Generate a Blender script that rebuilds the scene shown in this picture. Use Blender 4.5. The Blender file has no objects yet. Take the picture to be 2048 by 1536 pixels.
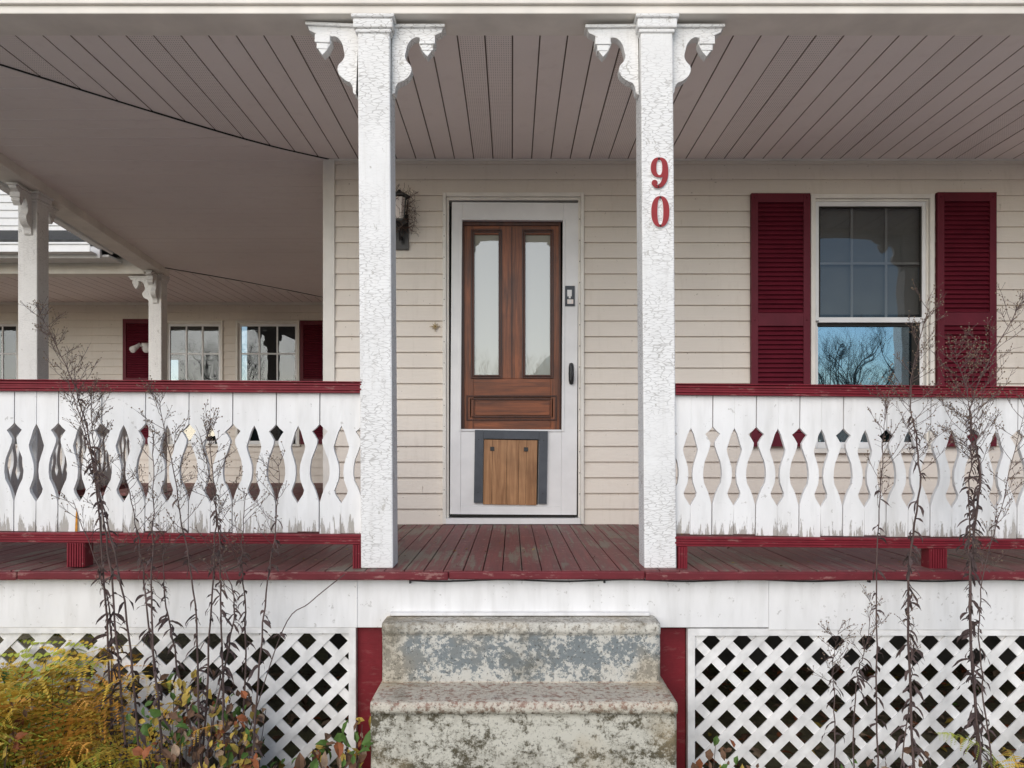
import bpy, math, random
from mathutils import Vector, Matrix
import bmesh
random.seed(11)
R=random.uniform
F=1500.0; EYE=1.45
D1=3.215; D2=4.97; D3=10.02
def wx(px,D): return (px-1024)*D/F
def wz(py,D): return EYE+(885-py)*D/F
ZF=0.91; ZC=3.321; ZB=3.28
sc=bpy.context.scene

# ---------------------------------------------------------------- materials
class G:
    def __init__(s,name,rough=0.6,spec=0.3):
        s.m=bpy.data.materials.new(name); s.m.use_nodes=True
        s.nt=s.m.node_tree; s.b=s.nt.nodes['Principled BSDF']
        s.b.inputs['Roughness'].default_value=rough
        s.b.inputs['Specular IOR Level'].default_value=spec
        s.tc=s.nt.nodes.new('ShaderNodeTexCoord').outputs['Object']
    def set(s,inp,v):
        if hasattr(v,'is_output'): s.nt.links.new(v,inp)
        else:
            if isinstance(v,(tuple,list)) and len(v)==3 and inp.type=='RGBA': v=tuple(v)+(1,)
            inp.default_value=v
    def map(s,scale=(1,1,1),rot=(0,0,0),loc=(0,0,0)):
        n=s.nt.nodes.new('ShaderNodeMapping'); s.nt.links.new(s.tc,n.inputs[0])
        n.inputs['Scale'].default_value=scale; n.inputs['Rotation'].default_value=rot; n.inputs['Location'].default_value=loc
        return n.outputs[0]
    def noise(s,vec,scale,detail=4,rough=0.55,dist=0):
        n=s.nt.nodes.new('ShaderNodeTexNoise'); s.nt.links.new(vec,n.inputs['Vector'])
        n.inputs['Scale'].default_value=scale; n.inputs['Detail'].default_value=detail
        n.inputs['Roughness'].default_value=rough; n.inputs['Distortion'].default_value=dist
        return n.outputs[0]
    def vor(s,vec,scale,feature='DISTANCE_TO_EDGE'):
        n=s.nt.nodes.new('ShaderNodeTexVoronoi'); n.feature=feature; s.nt.links.new(vec,n.inputs['Vector'])
        n.inputs['Scale'].default_value=scale; return n.outputs['Distance']
    def rng(s,v,a,b,c=0,d=1):
        n=s.nt.nodes.new('ShaderNodeMapRange'); s.set(n.inputs[0],v)
        for i,x in enumerate((a,b,c,d)): n.inputs[i+1].default_value=x
        return n.outputs[0]
    def math(s,op,a,b=0):
        n=s.nt.nodes.new('ShaderNodeMath'); n.operation=op; s.set(n.inputs[0],a); s.set(n.inputs[1],b); return n.outputs[0]
    def mix(s,f,a,b,mode='MIX'):
        n=s.nt.nodes.new('ShaderNodeMix'); n.data_type='RGBA'; n.blend_type=mode
        s.set(n.inputs[0],f); s.set(n.inputs[6],a); s.set(n.inputs[7],b); return n.outputs[2]
    def sep(s,vec=None):
        n=s.nt.nodes.new('ShaderNodeSeparateXYZ'); s.nt.links.new(vec or s.tc,n.inputs[0]); return n.outputs
    def bump(s,h,strength=0.3,dist=0.01):
        n=s.nt.nodes.new('ShaderNodeBump'); s.nt.links.new(h,n.inputs['Height'])
        n.inputs['Strength'].default_value=strength; n.inputs['Distance'].default_value=dist
        s.nt.links.new(n.outputs[0],s.b.inputs['Normal'])
    def col(s,c): s.set(s.b.inputs['Base Color'],c); return s

def plain(name,c,rough=0.6,var=0.12,scale=3,spec=0.3,bump=0.0):
    g=G(name,rough,spec)
    n=g.noise(g.tc,scale,3,0.6)
    f=g.rng(n,0.3,0.7)
    d=tuple(x*(1-var) for x in c); l=tuple(min(1,x*(1+var*0.6)) for x in c)
    g.col(g.mix(f,d,l))
    if bump: g.bump(g.noise(g.tc,60,3),bump,0.005)
    return g.m

def siding_mat(name,c,dirt=(0.5,0.44,0.36)):
    g=G(name,0.55,0.25)
    big=g.rng(g.noise(g.tc,0.9,3,0.6),0.35,0.7)
    c1=g.mix(big,c,tuple(x*0.9 for x in c))
    gr=g.noise(g.map((3,3,60)),2.5,4,0.7,0.6)
    c2=g.mix(g.rng(gr,0.35,0.75,0,0.14),c1,dirt)
    st=g.noise(g.map((18,18,1.2)),1.5,3,0.6)
    c3=g.mix(g.rng(st,0.55,0.8,0,0.25),c2,dirt)
    sp=g.noise(g.tc,45,1,0.5)
    c4=g.mix(g.rng(sp,0.74,0.8,0,0.5),c3,(0.2,0.16,0.12))
    g.col(c4); g.bump(gr,0.18,0.004); return g.m

def ceil_mat(name,c,perf=False):
    g=G(name,0.6,0.2)
    big=g.rng(g.noise(g.tc,0.7,3,0.6),0.3,0.75)
    c1=g.mix(big,c,tuple(x*0.91 for x in c))
    c1=g.mix(g.rng(g.noise(g.tc,9,4,0.65),0.55,0.8,0,0.10),c1,(0.3,0.22,0.17))
    if perf:
        o=g.sep()
        fx=g.math('SUBTRACT',g.math('FRACT',g.math('MULTIPLY',o[0],90)),0.5)
        fy=g.math('SUBTRACT',g.math('FRACT',g.math('MULTIPLY',o[1],60)),0.5)
        r=g.math('ADD',g.math('MULTIPLY',fx,fx),g.math('MULTIPLY',fy,fy))
        c1=g.mix(g.rng(r,0.03,0.06,0.5,0),c1,(0.06,0.05,0.04))
    g.col(c1); return g.m

def crackle(name,c=(0.85,0.845,0.83),amt=0.65,lo=0.37):
    g=G(name,0.55,0.3)
    nz=g.noise(g.tc,9,2,0.5)
    n=g.nt.nodes.new('ShaderNodeVectorMath'); n.operation='MULTIPLY_ADD'
    g.nt.links.new(g.tc,n.inputs[0]); n.inputs[1].default_value=(26,26,92)
    sp=g.nt.nodes.new('ShaderNodeCombineXYZ'); 
    k=g.math('MULTIPLY',nz,1.1)
    for i in range(3): g.nt.links.new(k,sp.inputs[i])
    g.nt.links.new(sp.outputs[0],n.inputs[2])
    v=g.vor(n.outputs[0],1.0)
    where=g.rng(g.noise(g.tc,2.6,3,0.65),lo,lo+.2,0.10,1)
    cc=g.math('MULTIPLY',g.rng(v,0.0,0.08,1,0),where)
    base=g.mix(g.rng(g.noise(g.tc,5,4,0.65),0.35,0.75),c,tuple(x*0.90 for x in c))
    st=g.rng(g.noise(g.map((30,30,2)),1.2,4,0.65),0.52,0.8,0,0.35)
    base=g.mix(st,base,(0.50,0.48,0.44))
    col=g.mix(g.math('MULTIPLY',cc,amt),base,(0.26,0.24,0.22))
    peel=g.rng(g.noise(g.map((12,12,7)),1.7,5,0.7),0.645,0.655)
    col=g.mix(g.math('MULTIPLY',peel,0.65),col,(0.42,0.40,0.36))
    g.col(col)
    g.bump(g.math('SUBTRACT',1.0,peel),0.35,0.003); return g.m

def peelwhite(name,zlow,zhigh):
    g=G(name,0.5,0.3)
    o=g.sep()
    base=g.mix(g.rng(g.noise(g.map((3,3,1.2)),2,4,0.65),0.35,0.75),(0.86,0.855,0.845),(0.76,0.755,0.745))
    st=g.noise(g.map((50,50,5)),1.0,5,0.72)
    zl=g.rng(o[2],zlow,zhigh,1,0)
    thr=g.math('ADD',st,g.math('MULTIPLY',zl,0.28))
    pe=g.rng(thr,0.72,0.74)
    col=g.mix(g.math('MULTIPLY',pe,0.85),base,(0.34,0.31,0.27))
    sp=g.rng(g.noise(g.tc,32,4,0.7),0.645,0.68,0,0.55)
    col=g.mix(sp,col,(0.40,0.38,0.35))
    dirt=g.rng(g.noise(g.map((12,12,2)),1.3,3,0.6),0.47,0.78,0,0.38)
    col=g.mix(dirt,col,(0.46,0.45,0.42))
    g.col(col); g.bump(g.math('SUBTRACT',1.0,pe),0.5,0.003); return g.m

def redpaint(name,c=(0.225,0.018,0.03),worn=0.5):
    g=G(name,0.5,0.25)
    base=g.mix(g.rng(g.noise(g.tc,7,4,0.7),0.3,0.75),c,tuple(x*0.62 for x in c))
    pe=g.rng(g.noise(g.map((6,14,20)),2.2,5,0.72),0.58,0.63,0,worn)
    col=g.mix(pe,base,(0.34,0.18,0.16))
    g.col(col); g.bump(g.noise(g.map((5,30,30)),3,4,0.7),0.25,0.004); return g.m

def floormat():
    g=G('deck_paint',0.55,0.3)
    gr=g.noise(g.map((38,1.6,10)),1.0,5,0.7)
    base=g.mix(g.rng(gr,0.3,0.7),(0.225,0.07,0.068),(0.115,0.046,0.046))
    big=g.noise(g.map((2.2,1.5,1)),1.2,4,0.65)
    w=g.rng(g.math('ADD',g.math('MULTIPLY',gr,0.65),g.math('MULTIPLY',big,0.6)),0.645,0.72,0,0.75)
    col=g.mix(w,base,(0.20,0.185,0.145))
    sp=g.rng(g.noise(g.tc,28,4,0.75),0.60,0.65,0,0.55)
    col=g.mix(sp,col,(0.34,0.25,0.22))
    g.col(col); g.bump(gr,0.4,0.004); return g.m

def concrete():
    g=G('weathered_step',0.85,0.15)
    o=g.sep()
    a=g.noise(g.map((1,1,1.5)),3.2,6,0.72)
    fine=g.noise(g.tc,42,7,0.8)
    mid=g.noise(g.tc,11,7,0.75)
    z1=g.rng(o[2],0.47,0.475)
    m1=g.math('ADD',g.math('MULTIPLY',mid,0.42),g.math('MULTIPLY',fine,0.58))
    zb=g.math('ABSOLUTE',g.math('SUBTRACT',o[2],0.585))
    m1=g.math('ADD',m1,g.rng(zb,0.03,0.10,-0.012,0.035))
    up=g.mix(g.rng(m1,0.495,0.525),(0.215,0.24,0.245),(0.60,0.585,0.53))
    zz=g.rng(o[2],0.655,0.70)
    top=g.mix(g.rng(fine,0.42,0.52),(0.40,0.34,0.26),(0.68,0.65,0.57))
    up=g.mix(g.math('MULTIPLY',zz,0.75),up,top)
    lowm=g.math('ADD',g.math('MULTIPLY',fine,0.50),g.math('MULTIPLY',a,0.50))
    lo=g.mix(g.rng(lowm,0.455,0.525),(0.10,0.088,0.058),(0.60,0.58,0.50))
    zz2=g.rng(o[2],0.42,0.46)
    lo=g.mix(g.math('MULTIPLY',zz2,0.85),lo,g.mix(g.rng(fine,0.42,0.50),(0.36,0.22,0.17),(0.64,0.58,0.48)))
    col=g.mix(z1,lo,up)
    och=g.rng(g.noise(g.tc,2.6,3,0.6),0.52,0.66,0,0.42)
    col=g.mix(och,col,(0.44,0.34,0.20))
    dk=g.rng(g.noise(g.map((1,1,1),loc=(3,1,5)),3.4,5,0.7),0.53,0.68,0,0.62)
    col=g.mix(dk,col,(0.13,0.115,0.08))
    sp=g.rng(g.noise(g.tc,85,3,0.7),0.59,0.65,0,0.7)
    col=g.mix(sp,col,(0.09,0.085,0.07))
    g.col(col)
    g.bump(g.math('ADD',fine,mid),0.55,0.009); return g.m

def wood(name,c1,c2,axis='z',scale=1.0):
    g=G(name,0.38,0.4)
    s=(30,30,1.6) if axis=='z' else (1.6,30,30)
    v=g.map(tuple(x*scale for x in s))
    n=g.noise(v,1.4,5,0.65,0.8)
    n2=g.noise(g.tc,4,3,0.6)
    col=g.mix(g.rng(n,0.35,0.65),c1,c2)
    col=g.mix(g.rng(n2,0.45,0.75,0,0.5),col,tuple(x*0.5 for x in c2))
    g.col(col); g.bump(n,0.15,0.003); return g.m

def glass(name,dark,refl=0.3,transp=False,tint=(0.85,0.93,1)):
    m=bpy.data.materials.new(name); m.use_nodes=True; nt=m.node_tree
    for n in list(nt.nodes):
        if n.type!='OUTPUT_MATERIAL': nt.nodes.remove(n)
    out=nt.nodes[0]
    gl=nt.nodes.new('ShaderNodeBsdfGlossy'); gl.inputs['Roughness'].default_value=0.012
    gl.inputs['Color'].default_value=tint+(1,)
    tc=nt.nodes.new('ShaderNodeTexCoord'); nz=nt.nodes.new('ShaderNodeTexNoise'); nz.inputs['Scale'].default_value=3.0
    nz.inputs['Detail'].default_value=1
    nt.links.new(tc.outputs['Object'],nz.inputs['Vector'])
    bp=nt.nodes.new('ShaderNodeBump'); bp.inputs['Strength'].default_value=0.08; bp.inputs['Distance'].default_value=0.02
    nt.links.new(nz.outputs[0],bp.inputs['Height']); nt.links.new(bp.outputs[0],gl.inputs['Normal'])
    if transp:
        d=nt.nodes.new('ShaderNodeBsdfTransparent'); d.inputs[0].default_value=dark+(1,)
    else:
        d=nt.nodes.new('ShaderNodeBsdfDiffuse'); d.inputs[0].default_value=dark+(1,)
    mx=nt.nodes.new('ShaderNodeMixShader'); mx.inputs[0].default_value=refl
    nt.links.new(d.outputs[0],mx.inputs[1]); nt.links.new(gl.outputs[0],mx.inputs[2])
    nt.links.new(mx.outputs[0],out.inputs[0]); return m

M={}
M['siding']=siding_mat('cream_siding',(0.82,0.755,0.675))
M['wsiding']=siding_mat('white_siding',(0.80,0.80,0.79),(0.5,0.5,0.5))
M['ceil']=ceil_mat('soffit_vinyl',(0.93,0.86,0.82))
M['ceilp']=ceil_mat('soffit_vinyl_perforated',(0.93,0.86,0.82),True)
M['groove']=plain('soffit_groove',(0.34,0.28,0.24),0.8)
M['trim']=plain('cream_trim',(0.80,0.77,0.71),0.5,0.1,5)
M['white']=plain('white_vinyl',(0.80,0.80,0.80),0.4,0.08,5)
M['fascia']=peelwhite('fascia_white',0.0,0.1)
M['beam']=plain('beam_paint',(0.82,0.77,0.70),0.5,0.12,4)
M['crack']=crackle('crackled_white_paint')
M['crack2']=crackle('old_white_paint',(0.82,0.80,0.77),0.3)
M['bal']=peelwhite('baluster_paint',1.05,1.20)
M['red']=redpaint('red_rail_paint')
M['redpost']=redpaint('red_pier_paint',(0.20,0.016,0.024),0.15)
M['shut']=plain('burgundy_shutter',(0.125,0.012,0.024),0.5,0.15,8,0.25)
M['deck']=floormat()
M['rededge']=redpaint('red_deck_edge',(0.18,0.026,0.034),0.65)
M['conc']=concrete()
M['wood']=wood('varnished_wood',(0.30,0.085,0.024),(0.10,0.027,0.009))
M['woodh']=wood('varnished_wood_rail',(0.29,0.08,0.024),(0.10,0.027,0.009),'x')
M['woodd']=wood('dark_moulding',(0.09,0.022,0.009),(0.035,0.009,0.005))
M['pine']=wood('pet_door_wood',(0.48,0.255,0.12),(0.27,0.125,0.05))
M['grey']=plain('grey_frame_paint',(0.085,0.095,0.11),0.6,0.2,10)
M['black']=plain('black_metal',(0.015,0.015,0.017),0.4,0.2,10,0.5)
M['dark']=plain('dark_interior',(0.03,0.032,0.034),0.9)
M['curtain']=plain('curtain',(0.24,0.25,0.24),0.9,0.15,3)
M['gap']=plain('shadow_gap',(0.03,0.028,0.025),0.9)
M['rust']=plain('rust_stain',(0.50,0.22,0.03),0.8,0.4,40)
M['mullion']=plain('grille_grey',(0.42,0.43,0.42),0.6)
M['glassW']=glass('window_glass',(0.75,0.8,0.8),0.38,True,(0.62,0.84,1))
M['glassS']=glass('screened_glass',(0.75,0.75,0.75),0.045,True,(.9,.95,1))
M['glassX']=glass('wing_glass',(0.7,0.7,0.7),0.12,True)
M['glassD']=glass('curtained_door_glass',(0.33,0.325,0.275),0.09)
M['brass']=plain('brass',(0.30,0.20,0.06),0.35,0.2,20,0.6)
M['numred']=plain('number_red',(0.30,0.02,0.025),0.45,0.1,20)
M['lampglass']=plain('frosted_lamp_glass',(0.80,0.72,0.68),0.3,0.05)
M['twig']=plain('dry_twig',(0.12,0.075,0.055),0.8,0.3,30)
M['shingle']=plain('asphalt_shingle',(0.07,0.07,0.068),0.9,0.4,20,0.2,0.5)
M['found']=plain('foundation_stone',(0.12,0.11,0.10),0.9,0.4,6)
M['lattice']=plain('lattice_white',(0.82,0.81,0.79),0.5,0.22,9)
M['stem']=plain('dead_stem',(0.115,0.078,0.07),0.8,0.35,20)
M['dleaf']=plain('dead_leaf',(0.095,0.066,0.062),0.85,0.45,25)
M['seed']=plain('dry_seed',(0.22,0.16,0.11),0.85,0.3,60)
M['fy']=plain('fern_yellow',(0.62,0.42,0.06),0.7,0.35,9)
M['fg']=plain('fern_green',(0.34,0.38,0.055),0.7,0.35,9)
M['fo']=plain('fern_orange',(0.62,0.31,0.06),0.7,0.3,9)
M['l0']=plain('leaf_brown',(0.16,0.09,0.055),0.8,0.4,20)
M['l1']=plain('leaf_green',(0.08,0.15,0.03),0.6,0.4,20)
M['l2']=plain('leaf_rust',(0.30,0.10,0.04),0.7,0.4,20)
M['l3']=plain('leaf_yellow',(0.46,0.33,0.07),0.7,0.4,20)
M['l4']=plain('leaf_tan',(0.36,0.26,0.18),0.8,0.4,20)
M['bark']=plain('bark',(0.12,0.10,0.085),0.9,0.3,10)
M['pinefol']=plain('evergreen_foliage',(0.03,0.05,0.02),0.8,0.4,10)

def groundmat():
    g=G('ground_grass',0.95,0.1)
    a=g.noise(g.tc,0.6,4,0.6); b=g.noise(g.tc,14,5,0.75)
    col=g.mix(g.rng(a,0.4,0.65),(0.20,0.20,0.10),(0.33,0.28,0.19))
    col=g.mix(g.rng(b,0.4,0.65),col,(0.15,0.125,0.09))
    g.col(col); g.bump(b,0.8,0.03); return g.m
M['ground']=groundmat()
M['path']=plain('pale_bounce',(0.56,0.53,0.49),0.95,0.25,30,0.1,0.4)  # pale reflector surface, added to throw light up at the porch ceiling

# ---------------------------------------------------------------- mesh builder
class MB:
    def __init__(s): s.v=[];s.f=[];s.m=[]
    def add(s,vs,fs,mi=0):
        o=len(s.v); s.v+= [tuple(v) for v in vs]
        for f in fs: s.f.append([i+o for i in f]); s.m.append(mi)
    def box(s,x0,x1,y0,y1,z0,z1,mi=0,T=None):
        vs=[(x,y,z) for x in (x0,x1) for y in (y0,y1) for z in (z0,z1)]
        if T: vs=[T@Vector(v) for v in vs]
        s.add(vs,[(0,1,3,2),(4,6,7,5),(0,4,5,1),(2,3,7,6),(0,2,6,4),(1,5,7,3)],mi)
    def hexa(s,q0,q1,mi=0):
        s.add(list(q0)+list(q1),[(0,1,2,3),(7,6,5,4),(0,4,5,1),(1,5,6,2),(2,6,7,3),(3,7,4,0)],mi)
    def prism(s,pts,y0,y1,mi=0,T=None):
        n=len(pts)
        vs=[(p[0],y0,p[1]) for p in pts]+[(p[0],y1,p[1]) for p in pts]
        if T: vs=[T@Vector(v) for v in vs]
        fs=[list(range(n)),list(range(2*n-1,n-1,-1))]+[(i,(i+1)%n,(i+1)%n+n,i+n) for i in range(n)]
        s.add(vs,fs,mi)
    def tube(s,pts,rad,n=5,mi=0):
        pts=[Vector(p) for p in pts]; vs=[]; fs=[]
        up=Vector((0.31,0.95,0.05)).normalized()
        for i,p in enumerate(pts):
            d=(pts[min(i+1,len(pts)-1)]-pts[max(i-1,0)])
            if d.length<1e-9: d=Vector((0,0,1))
            d.normalize(); a=d.cross(up)
            if a.length<1e-3: a=d.cross(Vector((1,0,0)))
            a.normalize(); b=d.cross(a)
            r=rad[i] if isinstance(rad,(list,tuple)) else rad
            for k in range(n):
                t=2*math.pi*k/n; vs.append(p+a*(r*math.cos(t))+b*(r*math.sin(t)))
        for i in range(len(pts)-1):
            for k in range(n):
                fs.append((i*n+k,i*n+(k+1)%n,(i+1)*n+(k+1)%n,(i+1)*n+k))
        if n>2:
            fs.append(list(range(n))); fs.append([len(vs)-1-k for k in range(n)])
        s.add(vs,fs,mi)
    def lathe(s,c,prof,n=10,mi=0):
        c=Vector(c); vs=[];fs=[]
        for r,z in prof:
            for k in range(n):
                t=2*math.pi*k/n; vs.append(c+Vector((r*math.cos(t),r*math.sin(t),z)))
        for i in range(len(prof)-1):
            for k in range(n): fs.append((i*n+k,i*n+(k+1)%n,(i+1)*n+(k+1)%n,(i+1)*n+k))
        fs.append(list(range(n))); fs.append([len(vs)-1-k for k in range(n)])
        s.add(vs,fs,mi)
    def octa(s,c,r,mi=0):
        c=Vector(c); vs=[c+Vector(v)*r for v in ((1,0,0),(-1,0,0),(0,1,0),(0,-1,0),(0,0,1),(0,0,-1))]
        s.add(vs,[(0,2,4),(2,1,4),(1,3,4),(3,0,4),(2,0,5),(1,2,5),(3,1,5),(0,3,5)],mi)
    def build(s,name,mats,parent=None,bevel=0,smooth=False,fix=True):
        me=bpy.data.meshes.new(name)
        me.from_pydata(s.v,[],s.f)
        for k in mats: me.materials.append(M[k])
        for p,mi in zip(me.polygons,s.m): p.material_index=mi; p.use_smooth=smooth
        if fix:
            bm=bmesh.new(); bm.from_mesh(me); bmesh.ops.recalc_face_normals(bm,faces=bm.faces[:]); bm.to_mesh(me); bm.free()
        ob=bpy.data.objects.new(name,me); sc.collection.objects.link(ob)
        if parent: ob.parent=parent
        if bevel:
            b=ob.modifiers.new('Bevel','BEVEL'); b.width=bevel; b.segments=2; b.limit_method='ANGLE'; b.angle_limit=math.radians(40)
        return ob
def empty(name):
    e=bpy.data.objects.new(name,None); sc.collection.objects.link(e); return e
def smoothpts(p,n=6):
    out=[]; L=len(p)
    for i in range(L-1):
        p0=Vector(p[max(i-1,0)]);p1=Vector(p[i]);p2=Vector(p[i+1]);p3=Vector(p[min(i+2,L-1)])
        for k in range(n):
            t=k/n
            out.append(0.5*((2*p1)+(-p0+p2)*t+(2*p0-5*p1+4*p2-p3)*t*t+(-p0+3*p1-3*p2+p3)*t**3))
    out.append(Vector(p[-1])); return out

house=empty('clapboard_house')

# ---------------------------------------------------------------- siding
COURSE=0.1035
def siding(mb,x0,x1,z0,z1,D,mi=0,T=None,base=ZF):
    k=int(math.floor((z0-base)/COURSE))
    while base+k*COURSE<z1-1e-4:
        a=base+k*COURSE; b=a+COURSE; za=max(a,z0); zb=min(b,z1)
        ya=D-0.019+0.017*(za-a)/COURSE; yb=D-0.019+0.017*(zb-a)/COURSE
        vs=[(x0,ya,za),(x1,ya,za),(x1,yb,zb),(x0,yb,zb),(x0,D+0.002,za),(x1,D+0.002,za)]
        if T: vs=[T@Vector(v) for v in vs]
        mb.add(vs,[(0,1,2,3),(4,5,1,0)],mi); k+=1
DX0,DX1=wx(886,D2),wx(1166,D2); DZ1=wz(388,D2)
WX0,WX1=wx(1618,D2),wx(1863,D2); WZ0,WZ1=wz(897,D2),wz(391,D2)
XL=wx(660,D2); XR=7.0
w=MB()
siding(w,XL,DX0,ZF,ZC,D2); siding(w,DX0,DX1,DZ1,ZC,D2); siding(w,DX1,WX0,ZF,ZC,D2)
siding(w,WX0,WX1,WZ1,ZC,D2); siding(w,WX0,WX1,ZF,WZ0,D2); siding(w,WX1,XR,ZF,ZC,D2)
for i in range(16):
    x=R(XL+0.2,5.5); k=random.randint(1,20); z=ZF+k*COURSE
    if DX0-0.05<x<DX1+0.05 or WX0-0.4<x<WX1+0.4: continue
    w.box(x,x+0.0025,D2-0.0205,D2-0.004,z+0.002,z+0.045,0)
w.box(XL,DX0,D2+0.004,D2+0.1,ZF-0.9,ZC+0.9); w.box(DX0,DX1,D2+0.004,D2+0.1,DZ1,ZC+0.9)
w.box(DX1,WX0,D2+0.0045,D2+0.1,ZF-0.9,ZC+0.9); w.box(WX0,WX1,D2+0.004,D2+0.1,WZ1,ZC+0.9)
w.box(WX0,WX1,D2+0.004,D2+0.1,ZF-0.9,WZ0); w.box(WX1,XR,D2+0.0045,D2+0.1,ZF-0.9,ZC+0.9)
w.build('front_wall_siding',['siding'],house)
w=MB()
T=Matrix.Translation((XL,0,0))@Matrix.Rotation(-math.pi/2,4,'Z')
siding(w,-D3,-D2-0.01,ZF,ZC,0,0,T)
w.box(XL+0.004,XL+0.1,D2+0.11,D3,ZF-0.9,ZC+0.9)
w.build('side_wall_siding',['siding'],house)
wins=[(wx(-60,D3),wx(42,D3)),(wx(331,D3),wx(447,D3)),(wx(473,D3),wx(600,D3))]
wz0,wz1=wz(888,D3),wz(642,D3)
w=MB(); xs=-10
for a,b in wins:
    siding(w,xs,a,ZF,ZC,D3); siding(w,a,b,wz1,ZC,D3); siding(w,a,b,ZF,wz0,D3); 
    w.box(xs,a,D3+.004,D3+.1,ZF-.9,ZC); w.box(a,b,D3+.004,D3+.1,wz1,ZC); w.box(a,b,D3+.004,D3+.1,ZF-.9,wz0); xs=b
siding(w,xs,XL,ZF,ZC,D3); w.box(xs,XL,D3+.0045,D3+.1,ZF-.9,ZC)
siding(w,-10,XL,ZC+0.3,7.0,D3,1,None,ZC+0.3); w.box(-10,XL,D3+.005,D3+.1,ZC,7,1)
siding(w,XL,XR,ZC+0.9,7.0,D2,1,None,ZC+0.9); w.box(XL,XR,D2+.005,D2+.1,ZC+.9,7,1)
w.build('wing_wall_siding',['siding','wsiding'],house)
w=MB(); w.box(XL,XR,D2+0.1,D3+4,7,7.15); w.box(XR,XR+.1,D2+.1,D3+4,0,7); w.box(-10,XL,D3+.1,D3+4,6.99,7.14)
w.build('upper_roof',['shingle'],house)

w=MB()
w.box(wx(648,D2),wx(671,D2),D2-0.03,D2+0.05,ZF,ZC-0.002)
w.box(XL-0.04,XL-0.018,D2+0.05,D2+0.12,ZF,ZC-0.002)
w.box(wx(671,D2)+.001,XR,D2-0.030,D2-0.001,wz(324,D2),ZC-0.001)
w.box(-10,XL-0.03,D3-0.030,D3-0.001,wz(610,D3),ZC-0.001)
w.build('corner_and_ceiling_trim',['trim'],house,0.002)

# ---------------------------------------------------------------- door
y=D2
def bx(mb,x0,x1,y0p,y1p,ya,yb,mi=0,D=D2,T=None): mb.box(wx(x0,D),wx(x1,D),ya,yb,wz(y1p,D),wz(y0p,D),mi,T)
f=MB()
bx(f,886,893,388,1047,y-0.037,y+0.02,0); bx(f,1160,1167,388,1047,y-0.037,y+0.02,0); bx(f,893.2,1159.8,388,396,y-0.036,y+0.02,0)
bx(f,893.2,898,396.3,1035,y-0.02,y+0.12,0); bx(f,1156,1159.8,396.3,1035,y-0.02,y+0.12,0); bx(f,898.2,1155.8,396.3,402,y-0.02,y+0.12,0)
bx(f,893.2,1159.8,1035.4,1046.8,y-0.05,y+0.12,1)
bx(f,893.2,1159.8,396.3,1035,y+0.13,y+0.16,2)
f.build('door_frame',['trim','white','gap'],house,0.002)
s=MB()
Tt=Matrix.Translation((wx(900,D2),0,wz(1028,D2)))@Matrix.Rotation(math.radians(0.35),4,'Y')@Matrix.Translation((-wx(900,D2),0,-wz(1028,D2)))
bx(s,900,921,405,1028,y-0.012,y+0.022,0,D2,Tt)
bx(s,1122,1153,405,1028,y-0.012,y+0.022,0,D2,Tt)
bx(s,921.1,1121.9,405,441,y-0.0115,y+0.022,0,D2,Tt)
bx(s,921.1,1121.9,859,1012,y-0.009,y+0.02,0,D2,Tt)
bx(s,921.1,1121.9,1012.1,1028,y-0.014,y+0.022,0,D2,Tt)
for a in ((916,921,436,862),(1122,1127,436,862),(921.2,1121.8,436,441),(921.2,1121.8,858,862)):
    bx(s,*a,y-0.019,y-0.0121,0,D2,Tt)
bx(s,904,1149,1029,1033,y-0.005,y+0.015,1,D2,Tt)
for i in range(14):
    zz=440+i*42; bx(s,1158.0,1159.3,zz,zz+2.4,y-0.0365,y-0.03,1)
    bx(s,888.5,890,zz-8,zz-6,y-0.0385,y-0.03,1)
s.build('storm_door',['white','gap'],house,0.002)
h=MB()
hx,hz=wx(1142,D2),wz(748,D2)
prof=[(0.002,-0.072),(0.012,-0.068),(0.017,-0.045),(0.018,0.0),(0.017,0.045),(0.012,0.068),(0.002,0.072)]
h.lathe((hx,y-0.02,hz),prof,12,0); h.tube([(hx,y-0.02,hz+.03),(hx,y-0.055,hz+.03),(hx+.004,y-0.06,hz-.02),(hx+.004,y-0.05,hz-.06)],0.007,8,0)
bx(h,1130,1149,573,613,y-0.022,y-0.0125,1)
bx(h,1134,1143,581,594,y-0.0235,y-0.0221,2); bx(h,1137,1141,590,598,y-0.0245,y-0.0222,2); bx(h,1134,1146,600,609,y-0.0235,y-0.0221,3)
bx(h,1137.5,1142.5,602,607,y-0.0242,y-0.0236,2)
h.build('storm_door_handle_and_label',['black','grey','white','lampglass'],house,0.0008)
d=MB()
yd=y+0.035
bx(d,921.5,947,441,860,yd,yd+.04,0); bx(d,1102,1122,441,860,yd,yd+.04,0); bx(d,999,1048,441,756,yd,yd+.04,0)
bx(d,947.1,998.9,441,466,yd+.0005,yd+.04,1); bx(d,1048.1,1101.9,441,466,yd+.0005,yd+.04,1)
bx(d,947.1,1101.9,756.1,793,yd+.0005,yd+.04,1); bx(d,947.1,1101.9,838,860,yd+.0005,yd+.04,1)
bx(d,947.1,1101.9,793.1,837.9,yd+.014,yd+.03,1)
bx(d,921.2,928,441.5,859,yd-.012,yd-.0005,2); bx(d,928.1,1118,441.5,449,yd-.0115,yd-.0005,2); bx(d,1118.1,1121.8,441.5,859,yd-.012,yd-.0005,2)
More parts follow.
